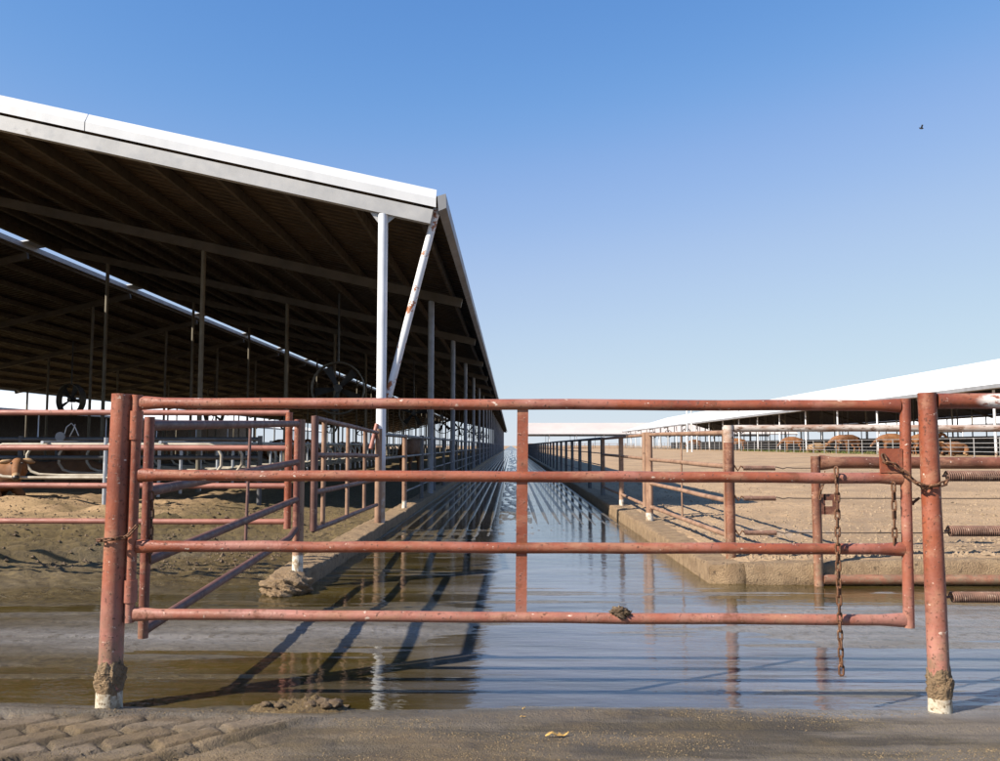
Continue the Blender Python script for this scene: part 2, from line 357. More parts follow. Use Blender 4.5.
ys = np.concatenate([lines((-6, 3., .5), (3., 4.5, .0125), (4.5, 9.2, .028), (9.2, 16, .05)), grow(16, 2500, .08, 1.05)])
XX, YY = np.meshgrid(xs, ys); ZZ, TA, MU, WE, AP = height(XX, YY)
VV = np.stack([XX, YY, ZZ], -1); MK = np.stack([TA, MU, WE, AP], -1)
cxm = (XX[:-1, :-1]+XX[1:, 1:])/2; cym = (YY[:-1, :-1]+YY[1:, 1:])/2
idx = np.arange(XX.size).reshape(XX.shape)
quads = np.stack([idx[:-1, :-1], idx[:-1, 1:], idx[1:, 1:], idx[1:, :-1]], -1)
reg = np.full(cxm.shape, 1)                                          # 1 cross alley
reg[cym < 4.3] = 0                                                   # earth apron
reg[(cym > 8.1) & (cxm > LK-.1) & (cxm < RK+.1)] = 2                 # lane
reg[(cym > 8.25) & (cxm >= RK+.1)] = 3                               # dirt lot
reg[(cym > 8.1) & (cxm <= LK-.1)] = 4                                # barn yard
for k, nm in enumerate(('dirt_apron', 'cross_alley', 'lane', 'ground', 'barn_floor')):
    q = quads[reg == k]; used, inv = np.unique(q, return_inverse=True); q = inv.reshape(q.shape)
    me = bpy.data.meshes.new(nm); v = VV.reshape(-1, 3)[used]
    me.vertices.add(len(v)); me.vertices.foreach_set('co', v.ravel().astype(np.float32))
    me.loops.add(q.size); me.loops.foreach_set('vertex_index', q.ravel().astype(np.int32))
    me.polygons.add(len(q)); me.polygons.foreach_set('loop_start', np.arange(0, q.size, 4, dtype=np.int32))
    me.update(calc_edges=True); me.polygons.foreach_set('use_smooth', np.ones(len(q), bool))
    a = me.attributes.new('mask', 'FLOAT_COLOR', 'POINT'); a.data.foreach_set('color', MK.reshape(-1, 4)[used].ravel().astype(np.float32))
    tag(link(nm, me, 'ground_mix'), kind='structure')
def gz(x, y): return float(height(np.array([float(x)]), np.array([float(y)]))[0][0])

wx = np.linspace(-9, 10, 40); b = MB()
b.add([(-9, 4.1, 0), (10, 4.1, 0), (10, 8.2, 0), (1.95, 8.2, 0), (1.95, 226, 0), (-1.95, 226, 0), (-1.95, 9.0, 0), (-9, 9.0, 0)], [tuple(range(8))])
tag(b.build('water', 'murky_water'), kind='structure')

# scattered grit: loose earth on the lot and the yard, feed crumbs on the apron
def scatter(name, mat, label, cat, n, fn, s0, s1):
    b = MB(); P = fn(n)
    z = height(P[:, 0], P[:, 1])[0]
    for (x, y), zz in zip(P, z):
        s = s0 + (s1-s0)*random.random()**3; t = random.random()*6.3
        pts = [(x+s*math.cos(t+k*1.57)*random.uniform(.6, 1.2), y+s*math.sin(t+k*1.57)*random.uniform(.6, 1.2), zz-.2*s+random.uniform(0, .3)*s) for k in range(4)]
        pts.append((x+random.uniform(-.3, .3)*s, y+random.uniform(-.3, .3)*s, zz+s*random.uniform(.5, .95)))
        b.add(pts, [(0, 1, 4), (1, 2, 4), (2, 3, 4), (3, 0, 4)])
    tag(b.build(name, mat), label, cat, kind='stuff')
def p_lot(n):
    y = 8.4 + 26*rng.random(n)**2; return np.stack([2.3 + (y*.75)*rng.random(n), y], -1)
scatter('dirt_clods', 'clod', 'crumbly brown clods strewn over the tan dirt lot', 'clods', 13000, p_lot, .008, .042)
def p_yard(n):
    y = 8.6 + 8*rng.random(n); return np.stack([-2.6 - (y*.55)*rng.random(n), y], -1)
scatter('mud_crumbs', 'mud', 'dark mud crumbs over the trampled yard by the barn', 'mud', 9000, p_yard, .008, .035)
def p_apron(n):
    y = 3.2 + 1.05*rng.random(n); x = -2.2+4.6*rng.random(n); return np.stack([x, y], -1)
def p_apron2(n):
    P = p_apron(n*3); k = fbm(P[:, 0]*1.6, P[:, 1]*5, 4) + .12*rng.random(len(P)); return P[np.argsort(-k)[:n]]
scatter('feed_crumbs', 'feed_crumb', 'fine straw and feed crumbs on the packed earth apron', 'crumbs', 13000, p_apron2, .0015, .006)

# kerbs: extruded with muddy, slumped tops
def kerb(name, x0, x1, y0, y1, h, lump, mat, label):
    ysl = np.concatenate([np.arange(y0, min(y1, 20), .025), grow(min(20, y1), y1, .3, 1.15)]) if y1 > y0+1 else np.arange(y0, y1, .05)
    prof = [(0, -.1), (0, .3), (0, .6), (.0, .85), (.03, .99), (.12, 1.), (.25, 1.), (.4, 1.02), (.55, 1.), (.7, 1.02), (.88, 1.0), (.97, .98), (1, .7), (1, -.1)]
    V = []; n = len(prof)
    for j, y in enumerate(ysl):
        e = min(1, (y-y0)/.4+.2)
        for a, c in prof:
            k = float(fbm(np.array([a*2.+y*3.1]), np.array([c*3+y*1.7]), 5, .68)[0])
            V.append((x0+(x1-x0)*a + lump*k*.8, y + (lump*k if j == 0 else 0), max(-.05, h*c*(e if lump > .05 else 1) + (lump*k if c > .5 else 0))))
    F = [(j*n+i, j*n+i+1, (j+1)*n+i+1, (j+1)*n+i) for j in range(len(ysl)-1) for i in range(n-1)] + [tuple(range(n))]
    return tag(MB().add(V, F, True).build(name, mat), label, 'kerb')
kerb('kerb', -2.2, LK, 7.65, 228, .15, .08, 'dry_mud', 'mud caked low kerb under the fence on the barn side of the lane')
kerb('kerb', RK, 2.3, 8.17, 204, .18, .05, 'dry_mud', 'tan concrete kerb along the open lot side of the lane')
b = MB(); V = []; F = []                                              # end wall of the lot facing the gate
nx = 420; bp_ = ((8.13, -.06), (8.115, .0), (8.11, .05), (8.11, .1), (8.115, .15), (8.13, .2), (8.16, .235), (8.22, .245), (8.32, .24), (8.42, .2)); nb = len(bp_)
for i in range(nx+1):
    x = 2.2 + 9*i/nx
    for j, (yy, zz) in enumerate(bp_):
        k = float(fbm(np.array([x*2.6+j*.4]), np.array([j*.55]), 5, .68)[0]); V.append((x, yy+.05*k, zz*.78+(.04*k+(.46*(x-2)/25) if j > 3 else 0)))
F = [(i*nb+j, (i+1)*nb+j, (i+1)*nb+j+1, i*nb+j+1) for i in range(nx) for j in range(nb-1)]
tag(b.add(V, F, True).build('earth_bank', 'dry_mud'), kind='structure')

# ------------------------------------------------------------------ barns
def barn(name, label, xe, side, y0, nf, spc, zp, s, wdt, rows, full, roofmat='roof_white', zfoot=0.):
    T = thing(name, label, 'barn', (xe, y0, zfoot)); X = lambda u: side*u; y1 = (nf-1)*spc
    dz = -zfoot
    def rz(u): return (zp + s*u if u <= wdt else zp + s*(2*wdt-u) - .18) + dz
    g0, g1 = wdt-.5, wdt+.6
    # corrugated sheets, each slope one sheet: ribs run up the slope
    for (ua, ub, nm) in ((0., g0, 'roof_sheet'), (g1, 2*wdt, 'roof_sheet')):
        step = .3; V = []; F = []; yy = -.2; k = 0
        prof = []; yy = -.02
        while yy < y1+.2: prof += [(yy, 0), (yy+.19, 0), (yy+.215, .03), (yy+.265, .03)]; yy += step
        for u in (ua, ub):
            for (p, q) in prof: V.append((X(u), p, rz(u)+q))
            for (p, q) in prof: V.append((X(u), p, rz(u)+q+.012))
        n = len(prof)
        for i in range(n-1):
            F.append((i, i+1, 2*n+i+1, 2*n+i)); F.append((n+i, 3*n+i, 3*n+i+1, n+i+1))
        F += [(i, n+i, n+i+1, i+1) for i in range(n-1)] + [(2*n+i, 2*n+i+1, 3*n+i+1, 3*n+i) for i in range(n-1)]
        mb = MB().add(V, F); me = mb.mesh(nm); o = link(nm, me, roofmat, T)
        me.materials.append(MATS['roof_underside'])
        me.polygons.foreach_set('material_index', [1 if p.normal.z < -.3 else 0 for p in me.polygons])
    if full:                                                         # purlins along the barn
        for a, e in ((.35, g0-.1), (g1+.1, 2*wdt-.35)):
            k = int((e-a)/1.16)
            for i in range(k+1):
                u = a+(e-a)*i/k; z = rz(u)-.004
                MB().box((X(u)-.03, -.03, z-.19), (X(u)+.03, y1+.1, z)).build('purlin', 'inner_steel', T)
        for u, dp in ((g0, .44), (g1, .12)):
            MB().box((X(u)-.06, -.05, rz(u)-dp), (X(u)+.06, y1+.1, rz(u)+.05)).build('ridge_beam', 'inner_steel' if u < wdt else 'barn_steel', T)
    # rafters, posts
    rm = {}
    for k in range(nf):
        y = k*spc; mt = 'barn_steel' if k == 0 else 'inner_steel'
        if full or k % 2 == 0:
            for a, e in ((.09, g0), (g1, 2*wdt-.09)):
                key = (a, mt)
                if key not in rm: rm[key] = MB().beam((X(a), 0, rz(a)-.335), (X(e), 0, rz(e)-.335), .13, .22).mesh('rafter')
                link('rafter', rm[key], mt, T, (0, y, 0))
            if full:
                if 'br' not in rm: rm['br'] = MB().beam((X(g0), 0, rz(g0)+.02), (X(g1), 0, rz(g1)+.05), 1.0, .05).mesh('ridge_bracket')
                link('ridge_bracket', rm['br'], 'trim_white', T, (0, y, 0))
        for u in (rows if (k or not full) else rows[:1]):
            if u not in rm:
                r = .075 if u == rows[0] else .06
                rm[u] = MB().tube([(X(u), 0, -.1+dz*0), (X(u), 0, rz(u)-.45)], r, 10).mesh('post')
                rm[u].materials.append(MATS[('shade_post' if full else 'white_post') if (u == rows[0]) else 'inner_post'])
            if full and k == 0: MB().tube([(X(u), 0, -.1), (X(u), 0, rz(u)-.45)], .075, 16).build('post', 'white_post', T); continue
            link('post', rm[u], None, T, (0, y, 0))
    # eave gutter in lengths
    L = spc*2; k = 0; y = -.12
    gp = lambda u, sg: [(X(u)-sg*.0, 0, rz(u)-.02), (X(u)+sg*.13, 0, rz(u)+.02), (X(u)+sg*.14, 0, rz(u)-.20), (X(u)+sg*.02, 0, rz(u)-.25)]
    while y < y1:
        e = min(y+L-.015, y1+.15); j = random.uniform(-.012, .012)
        for u, sg in ((0., -side), (2*wdt, side)):
            MB().prism(gp(u, sg), (0, y, j), (0, e, j)).build('gutter', 'gutter_grey', T)
        y += L
    if full:                                                         # gable trim: sloping cap over an upright lip, in lengths
        for a, e in ((.02, 5.45), (5.465, 10.9), (10.915, g0), (g1, g1+5.5), (g1+5.515, 2*wdt)):
            pr = [(0, .10, .115), (0, -.0, -.045), (0, -.0, -.185), (0, .012, -.185), (0, .015, -.05), (0, .11, .10)]
            MB().prism([Vector(p) for p in pr], (X(a), -.10, rz(a)), (X(e), -.10, rz(e))).build('gable_trim', 'trim_white', T)
    return T, X, rz
B1, bX, brz = barn('open_barn', 'long open sided barn with dark roof underside left of the wet lane', -1.12, -1, 12.8, 28, 7.9, 5.10, .225, 14.88, (.84, 6.5, 12.7, 17.1, 23.3, 28.9), True)
pipe('brace', (bX(.76), .10, 2.0), (bX(.03), .13, 4.95), .06, 'rusty_white_brace', B1)['label'] = 'white diagonal brace with orange rust patches'
for sg in (-1, 1):
    z = brz(.84)-.45
    MB().prism([(bX(.84)+sg*.07, 0, z-.14), (bX(.84)+sg*.20, 0, z+.0-sg*.03), (bX(.84)+sg*.07, 0, z+.02)], (0, -.006, 0), (0, .006, 0)).build('gusset', 'barn_steel', B1)
B2, x2, r2 = barn('open_barn', 'white roofed barn seen beyond the far side of the dark left barn', -49, -1, 14, 15, 15, 4.9, .225, 14.5, (.8,), False)
MB().box((x2(20), -.5, -.1), (x2(20)-.1, 211, r2(20)-.1)).build('sky_block_wall', 'inner_steel', B2)  # added wall that keeps bright sky from showing under this roof
barn('open_barn', 'long white roofed open barn across the dirt lot on the right', 27.2, 1, 41.7, 22, 7.9, 4.72, .30, 11.5, (.8, 6.5, 11., 16.5, 22.2), False, zfoot=.7)
barn('open_barn', 'second white roofed barn glimpsed through the right barn', 74, 1, 30, 12, 16, 4.7, .25, 13, (.8,), False, zfoot=.7)
FB, fX, frz = barn('cross_barn', 'low pale roofed shed closing the far end of the lane', 0, 1, 0, 11, 7.9, 4.6, .26, 14, (.8, 9., 27.2), False, roofmat='roof_beige')
FB.location = (3.2, 246, .05); FB.rotation_euler = (0, 0, R(90)); FB.scale = (1, -1, 1)

# ------------------------------------------------------------------ the gate and its posts
GY = 4.3
def flared(p, q, r):                                                 # pipe rail with flattened, wider ends
    p, q = Vector(p), Vector(q); L = (q-p).length; pts, rr, sx = [], [], []
    for d, k, s_ in ((0, 1.28, .62), (.03, 1.26, .64), (.12, 1.0, 1.0)):
        pts.append(p.lerp(q, d/L)); rr.append(r*k); sx.append(s_)
    for i in range(1, 14):
        t = i/14; a = p.lerp(q, (.12 + (L-.24)*t)/L) + Vector((0, rng.normal()*.0012, rng.normal()*.0016)); pts.append(a); rr.append(r); sx.append(1)
    for d, k, s_ in ((.12, 1.0, 1.0), (.03, 1.26, .64), (0, 1.28, .62)):
        pts.append(q.lerp(p, d/L)); rr.append(r*k); sx.append(s_)
    return MB().tube(pts, rr, 16, sx=sx)
gate = thing('pipe_gate', 'closed red pipe gate with four rails and a middle strap across the lane', 'gate', (0, GY, 0))
for (zl, zr, xl, xr) in ((1.516, 1.5, -1.885, 1.955), (1.151, 1.138, -1.882, 1.955), (.796, .787, -1.88, 1.95), (.46, .441, -1.885, 1.945)):
    flared((xl, 0, zl), (xr, 0, zr), .0275).build('rail', 'red_paint', gate)
hu = pipe('upright', (-1.908, 0, .42), (-1.904, 0, 1.557), .026, 'red_paint', gate, 16)
for z0, z1 in ((1.33, 1.475), (.52, .63)):
    MB().tube([(-1.906, 0, z0), (-1.906, 0, z1)], .034, 16).build('hinge_sleeve', 'red_paint', hu)
ru = pipe('upright', (1.962, 0, .405), (1.984, 0, 1.535), .0265, 'red_paint', gate, 16, 4, .001)
MB().box((-.03, -.006, .46), (.026, .006, 1.505)).build('strap', 'red_paint', gate, loc=(.046, 0, 0), rot=(0, R(.6), 0))
lp = MB().box((1.84, -.02, 1.165), (1.952, -.01, 1.285)); lp.build('latch_plate', 'red_paint', gate)
flecks = None
lpost = thing('gate_post', 'thick red hinge post left of the gate with muddy white foot', 'post', (-1.995, GY, 0))
MB().tube([(0, 0, -.05), (.004, 0, .5), (.01, 0, 1.0), (.016, 0, 1.562)], [.058, .057, .055, .052], 24).build('pipe', 'red_paint', lpost)
MB().tube([(0, 0, -.03), (0, 0, .085)], [.064, .062], 24).build('collar', 'concrete_white', lpost)
def mudring(par, r, z0, z1, seed, amp=.02):
    V = []; n, m = 56, 16
    for j in range(m):
        for i in range(n):
            t = 6.2832*i/n; k = float(fbm(np.array([math.cos(t)*2.3+seed]), np.array([math.sin(t)*2.3+j*.38]), 5, .72)[0])
            e = math.sin(math.pi*j/(m-1)); z = z0+(z1-z0)*j/(m-1)
            rr = r*.97 + max(0., (.012 + amp*2.2*k))*e; V.append((rr*math.cos(t), rr*math.sin(t), z+.09*k*(j/(m-1))+.05*k*(1-j/(m-1))))
    F = [(j*n+i, j*n+(i+1) % n, (j+1)*n+(i+1) % n, (j+1)*n+i) for j in range(m-1) for i in range(n)]
    MB().add(V, F, True).build('mud_ring', 'dry_mud', par)
mudring(lpost, .058, .05, .235, 3.1, .032)

rf = thing('cable_fence', 'red post and top rail right of the gate with three coil springs', 'fence', (2.1, GY, 0))
MB().tube([(0, 0, -.05), (-.002, 0, .6), (-.004, 0, 1.0), (-.006, 0, 1.564)], [.051, .049, .046, .044], 24).build('post', 'red_paint', rf)
MB().tube([(0, 0, -.03), (0, 0, .07)], [.056, .054], 24).build('collar', 'concrete_white', rf); mudring(rf, .05, .045, .22, 8.2, .024)
tr_ = pipe('top_rail', (.04, 0, 1.523), (2.6, 0, 1.52), .039, 'red_scraped', rf, 16, 6, .001)
def helix(L, r, wr, pitch, seg=14, n=5):
    k = int(L/pitch*seg); return MB().tube([(i/seg*pitch, r*math.cos(6.2832*i/seg), r*math.sin(6.2832*i/seg)) for i in range(k)], wr, n)
hm = helix(.62, .0235, .0042, .0105).mesh('spring')
for z in (1.148, .876, .553):
    s_ = link('spring', hm, 'rusty_spring', rf, (.075, 0, z))
    MB().tube([(-.02, 0, 0), (.02, 0, 0)], .006, 6).build('hook', 'rusty_spring', s_)
    MB().tube([(.6, 0, 0), (2.5, 0, 0)], .005, 6).build('cable', 'cable', s_)

# chains
def link_mesh(L=.05, wd=.030, wr=.0052):
    pts = []; R_ = wd/2-wr; h = L/2-R_
    for i in range(9): t = math.pi*i/8; pts.append((R_*math.cos(t), 0, h+R_*math.sin(t)))
    for i in range(9): t = math.pi+math.pi*i/8; pts.append((R_*math.cos(t), 0, -h+R_*math.sin(t)))
    return MB().tube(pts, wr, 6, True).mesh('link')
LM = link_mesh()
def chain(path, label, pitch=.041, sc=1.):
    P = [Vector(p) for p in path]; T = thing('chain', label, 'chain', P[0])
    seg = [(P[i+1]-P[i]).length for i in range(len(P)-1)]; tot = sum(seg); n = max(2, int(tot/(pitch*sc)))
    def atd(d):
        for i, l in enumerate(seg):
            if d <= l or i == len(seg)-1: return P[i].lerp(P[i+1], d/l)
            d -= l
    for i in range(n):
        c = atd(tot*(i+.5)/n); d = (atd(tot*min(1, (i+.9)/n))-atd(tot*(i+.1)/n)).normalized()
        o = link('link', LM, 'rusty_chain', T)
        q = d.to_track_quat('Z', 'Y').to_matrix().to_4x4() @ Matrix.Rotation(R(45+90*(i % 2)+random.uniform(-14, 14)), 4, 'Z')
        o.matrix_local = Matrix.Translation(c-P[0]) @ q @ Matrix.Scale(sc, 4)
    return T
def ring(cx, cy, cz, r, a0, a1, n=10, dz=0., ax=(1, 0)):
    return [(cx+r*math.cos(R(a0+(a1-a0)*i/n)), cy+r*math.sin(R(a0+(a1-a0)*i/n)), cz+dz*i/n) for i in range(n+1)]
chain([(1.612, GY-.043, 1.19), (1.611, GY-.048, 1.10), (1.606, GY-.05, .8), (1.604, GY-.05, .47), (1.606, GY-.048, .19)], 'long rusty chain hanging down the gate to near the puddle')
chain([(1.902, GY-.02, 1.115), (1.905, GY-.01, .95), (1.903, GY-.01, .80)], 'short rusty chain hanging below the latch plate beside the gate upright')
chain([(1.85, GY-.03, 1.255), (1.862, GY-.04, 1.215), (1.90, GY-.05, 1.205), (1.945, GY-.055, 1.165), (1.99, GY-.065, 1.12), (2.03, GY-.07, 1.10)] + ring(2.096, GY, 1.095, .068, 225, 350, 8, .03) , 'rusty latch chain tying the gate to the right post')
chain([(2.0, GY+.05, 1.03), (2.03, GY+.06, 1.01), (2.06, GY+.065, 1.03)] , 'loose chain end behind the gate upright near the right post')
chain(ring(-1.99, GY, .825, .08, 175, 330, 9, .02) + [(-1.90, GY-.05, .86), (-1.87, GY-.035, .90)], 'thin rusty chain wrapped round the left hinge post', .034, .8)
# lump of mud caught on the bottom rail
def lump(name, label, cat, loc, sx, sy, sz, mat, seed, n=3, parent=None, amp=.5):
    bm = bmesh.new(); bmesh.ops.create_icosphere(bm, subdivisions=n, radius=1)
    for v in bm.verts:
        c = v.co; k = float(fbm(np.array([c.x*2.3+seed+c.z*1.9-c.y*.8]), np.array([c.y*2.3+c.z*2.1+c.x*.7]), 5, .66)[0]); c *= 1+amp*2*k
        v.co = (c.x*sx, c.y*sy, c.z*sz)
    me = bpy.data.meshes.new(name); bm.to_mesh(me); bm.free(); me.polygons.foreach_set('use_smooth', [True]*len(me.polygons))
    o = link(name, me, mat, parent, loc)
    return tag(o, label, cat) if label else o
lump('mud_clod', 'dark mud clod stuck on the bottom rail of the red gate', 'mud clod', (.545, GY-.01, .473), .046, .034, .026, 'mud', 2.2, 5, amp=.95)
T = thing('manure_pile', 'low manure heap at the water edge right of the hinge post', 'manure', (-1.05, 4.27, .02))
V = []; nu, nv = 90, 40
for j in range(nv+1):
    for i in range(nu+1):
        a_, c_ = i/nu*2-1, j/nv*2-1; e = max(0., 1-(a_*a_+c_*c_))
        k = float(fbm(np.array([a_*5.+3]), np.array([c_*3.2+8]), 6, .68)[0]); d2 = max(0, .5-abs(a_-.35))*.03
        V.append((a_*.24, c_*.085, -.012 + (.038+d2)*e**.6*(1+1.7*k) + .016*k*(e > 0)))
F = [(j*(nu+1)+i, j*(nu+1)+i+1, (j+1)*(nu+1)+i+1, (j+1)*(nu+1)+i) for j in range(nv) for i in range(nu)]
MB().add(V, F, True).build('heap', 'manure', T)
for x_, y_, r_ in ((.07, -.03, .034), (.12, .0, .042), (.185, -.01, .034), (.15, -.045, .022), (-.08, -.05, .018), (-.15, -.03, .02)):
    lump('manure_lump', None, None, (x_, y_, .022), r_*1.25, r_*.9, r_*.6, 'mud', x_*30, 3, T, .6)
def leaf(label, x, y, s_, rz):
    V = []; 
    for i in range(9):
        t = i/8; wd = s_*(.11+.05*math.sin(i*2.7))*math.sin(math.pi*(t*.85+.1)); zz = s_*(.07*math.sin(t*7)+.07+.03*math.sin(i*4.1))
        V += [(s_*(t-.5), -wd, zz+.3*wd), (s_*(t-.5), 0, zz), (s_*(t-.5), wd, zz+.55*wd)]
    F = [(i*3+j, (i+1)*3+j, (i+1)*3+j+1, i*3+j+1) for i in range(8) for j in range(2)]
    o = MB().add(V, F, True).build('dry_leaf', 'dry_leaf', loc=(x, y, gz(x, y)+.003), rot=(0, 0, rz)); tag(o, label, 'leaf')
    o.modifiers.new('thickness', 'SOLIDIFY').thickness = .0015
leaf('curled yellow corn husk on the earth in front of the gate', .20, 3.80, .11, .3)
leaf('tiny yellow husk scrap at the water edge below the gate strap', .06, 4.21, .035, 1.2)
leaf('small ochre husk scrap just behind the curled yellow husk', .055, 4.10, .03, .2)

# ------------------------------------------------------------------ left side: open gate, yard fence, kerb fence
og = thing('pipe_gate', 'dark pipe gate swung open along the left kerb behind the hinge post', 'gate', (-1.9, 4.45, 0))
A = Vector((0, 0, 0)); Bv = Vector((-.06, 3.35, 0))
for z0, z1, bend in ((1.405, 1.50, 0), (1.06, 1.15, 0), (.70, .81, 0), (.35, .50, .05)):
    pts = [A.lerp(Bv, t)+Vector((0, 0, z0+(z1-z0)*t)) for t in (0, .25, .5, .75, .93)] + [Bv+Vector((0, 0, z1+bend))]
    MB().tube(pts, .028, 12).build('rail', 'purple_rail', og)
pipe('upright', (0, 0, .31), (0, 0, 1.45), .026, 'red_dull', og)
pipe('upright', (Bv.x, Bv.y, .42), (Bv.x, Bv.y, 1.54), .032, 'red_dull', og)
pipe('stay', (Bv.x*.55, Bv.y*.55, 1.45), (Bv.x*.53, Bv.y*.53, .55), .012, 'purple_rail', og, 8)
chain([(-1.865, 4.42, 1.06), (-1.862, 4.42, .9), (-1.864, 4.42, .70)], 'short dark chain hanging on the upright of the open gate')
pf = thing('post', 'tan latch post with white foot at the start of the mud caked kerb', 'post', (-1.96, 7.88, 0))
pipe('pipe', (0, 0, .05), (0, 0, 1.54), .05, 'white_based_post', pf, 16)
lump('mud_mound', 'lumpy mud mound at the near end of the left kerb', 'mud mound', (-2.0, 7.66, .05), .22, .27, .115, 'dry_mud', 5.5, 5, amp=.45)
# pink four-rail yard fence, seen square on
yf = thing('pipe_fence', 'pink four rail pipe fence running left across the barn yard', 'fence', (-2.08, 7.95, 0))
for z in (1.605, 1.275, .925, .595):
    pipe('rail', (0, 0, z), (-7.5, 0, z+.012), .026, 'pink_rail', yf, 12, 8, .002)
pipe('upright', (0, 0, .53), (0, 0, 1.61), .034, 'red_paint', yf)
for x in (-3.72, -6.9): pipe('post', (x, .06, -.05), (x, .06, 1.62), .045, 'red_dull', yf)
# kerb fence: a braced first panel, then posts every three metres
kf = thing('kerb_fence', 'long pipe fence on the left kerb under the barn eave', 'fence', (-1.96, 8.1, .0))
pan = thing('fence_panel', 'dark barred fence panel between the latch post and the white barn post', 'fence panel', (-1.86, 8.05, 0))
def pnl(par, y0, y1, x0, x1, zs0, zs1, mat, r=.026):
    for a, c in zip(zs0, zs1): pipe('rail', (x0, y0, a), (x1, y1, c), r, mat, par, 12, 4, .002)
pnl(pan, 0, 4.55, 0, -.12, (1.56, 1.21, .86, .51), (1.49, 1.15, .80, .43), 'purple_rail')
pipe('upright', (0, 0, .5), (0, 0, 1.58), .036, 'purple_rail', pan)
for t in (.1, .42, .72): pipe('bar', (-.12*t, 4.55*t, .52-.06*t), (-.12*t, 4.55*t, 1.55-.06*t), .024, 'tan_pipe', pan)
fy = [4.72, 7.6, 10.6] + [13.6+3*i for i in range(68)]
pm = MB().tube([(0, 0, -.08), (0, 0, 1.42)], .045, 10).mesh('post')
for i, y in enumerate(fy):
    if i == 1: pipe('post', (0, y, .02), (0, y, 1.5), .045, 'white_based_post', kf)
    else: link('post', pm, 'tan_pipe' if i < 2 else 'dark_steel', kf, (0, y, .1))
pm.materials.clear(); pm.materials.append(MATS['dark_steel'])
MB().tube([(0, 0, .0), (0, 0, 1.55)], .05, 14).build('post', 'tan_pipe', kf, loc=(-.02, fy[0]-.1, 0))
for a, z, r in ((4.72, 1.47, .03), (4.72, 1.1, .022), (4.72, .75, .02), (7.6, .45, .018)):
    pipe('rail', (0, a, z), (0, 214, z), r, 'dark_steel', kf, 8, 40, .003)
pipe('brace', (-.12, 4.5, 1.25), (-.05, 4.62, 1.62), .03, 'pink_rail', kf)

# ------------------------------------------------------------------ right side: kerb fence, gate leaves, lot fence
rk = thing('kerb_fence', 'pipe fence on the right kerb between lane and dirt lot', 'fence', (2.08, 8.6, 0))
pipe('post', (.11, 0, .05), (.11, 0, 1.5), .05, 'red_brown', rk, 16)['label'] = 'brown corner post with chipped white top'
MB().tube([(.11, 0, 1.33), (.11, 0, 1.503)], .052, 16).build('post_cap', 'worn_white_pipe', rk)
pipe('post', (0, 4.3, .05), (0, 4.3, 1.5), .055, 'white_based_post', rk, 16)
pipe('post', (-.02, 7.4, .05), (-.02, 7.4, 1.45), .045, 'white_based_post', rk)
pm2 = MB().tube([(0, 0, .0), (0, 0, 1.47)], .05, 10).mesh('post')
for i in range(56): link('post', pm2, 'dark_steel', rk, (0, 10.8+3.2*i, 0))
for z, r in ((1.46, .034), (1.12, .012), (.85, .012), (.58, .012)):
    pipe('rail', (0, 10.8, z), (0, 188, z), r, 'dark_steel', rk, 8, 40, .003)
lg = thing('gate_leaf', 'tan four rail gate leaf nearest the corner post on the right kerb', 'gate', (2.08, 8.7, 0))
pnl(lg, 0, 4.1, .1, 0, (1.43, 1.09, .745, .40), (1.46, 1.09, .735, .39), 'tan_pipe')
pipe('upright', (.1, 0, .36), (.1, 0, 1.46), .03, 'tan_pipe', lg); pipe('upright', (0, 4.08, .36), (0, 4.08, 1.49), .03, 'tan_pipe', lg)
pipe('stay', (.05, 2.0, .39), (.05, 2.0, 1.46), .011, 'tan_pipe', lg, 8)
lg2 = thing('gate_leaf', 'tan gate leaf beyond the white footed post on the right kerb', 'gate', (2.06, 13.2, 0))
pnl(lg2, 0, 5.9, 0, 0, (1.46, 1.1, .74, .39), (1.45, 1.1, .74, .39), 'tan_pipe')
pipe('upright', (0, 0, .36), (0, 0, 1.5), .036, 'tan_pipe', lg2); pipe('upright', (0, 5.9, .36), (0, 5.9, 1.48), .036, 'tan_pipe', lg2)
lf = thing('cable_fence', 'worn white topped pipe rail with springs and cables across the dirt lot', 'fence', (2.19, 8.6, 0))
pipe('top_rail', (.05, 0, 1.47), (9, 0, 1.47), .036, 'worn_white_pipe', lf, 14, 8, .003)
for x in (4.6, 8.8): pipe('post', (x, 0, .05), (x, 0, 1.5), .05, 'tan_pipe', lf)
hm2 = helix(.32, .02, .0055, .011, 12, 5).mesh('spring')
for z in (1.075, .775, .435):
    s_ = link('spring', hm2, 'rusty_spring', lf, (.13, -.02, z))
    MB().tube([(-.09, .0, .03), (-.05, 0, -.025), (-.02, 0, .02), (.02, 0, 0)], .009, 6).build('hook', 'rusty_chain', s_)
    MB().tube([(.31, 0, 0), (.33, .0, .012), (.4, 0, -.006), (.44, 0, .006), (.5, 0, 0), (8.6, 0, -.0)], .006, 6).build('cable', 'cable', s_)
lw = thing('low_gate', 'low brown two rail pipe frame standing behind the gate latch', 'gate', (2.86, 8.06, 0))
pipe('post', (0, 0, -.02), (0, 0, 1.2), .043, 'red_brown', lw, 16)
flared((.04, 0, 1.14), (3.6, 0, 1.135), .055).build('rail', 'red_brown', lw)
pipe('rail', (.04, 0, .06), (3.6, 0, .06), .045, 'red_brown', lw, 14)
lt = MB(); lt.box((.06, -.03, .79), (.20, -.018, .85)); lt.box((.06, -.03, .66), (.20, -.018, .735)); lt.box((.14, -.0305, .7), (.2, -.0175, .82)); lt.box((.02, -.03, .66), (.07, -.018, .85))
lt.build('latch_plate', 'red_brown', lw)
chain([(2.92, 7.99, 1.06), (2.91, 7.985, .97), (2.88, 8.0, .88), (2.87, 8.0, .8)], 'short rusty chain on the post of the low brown frame')

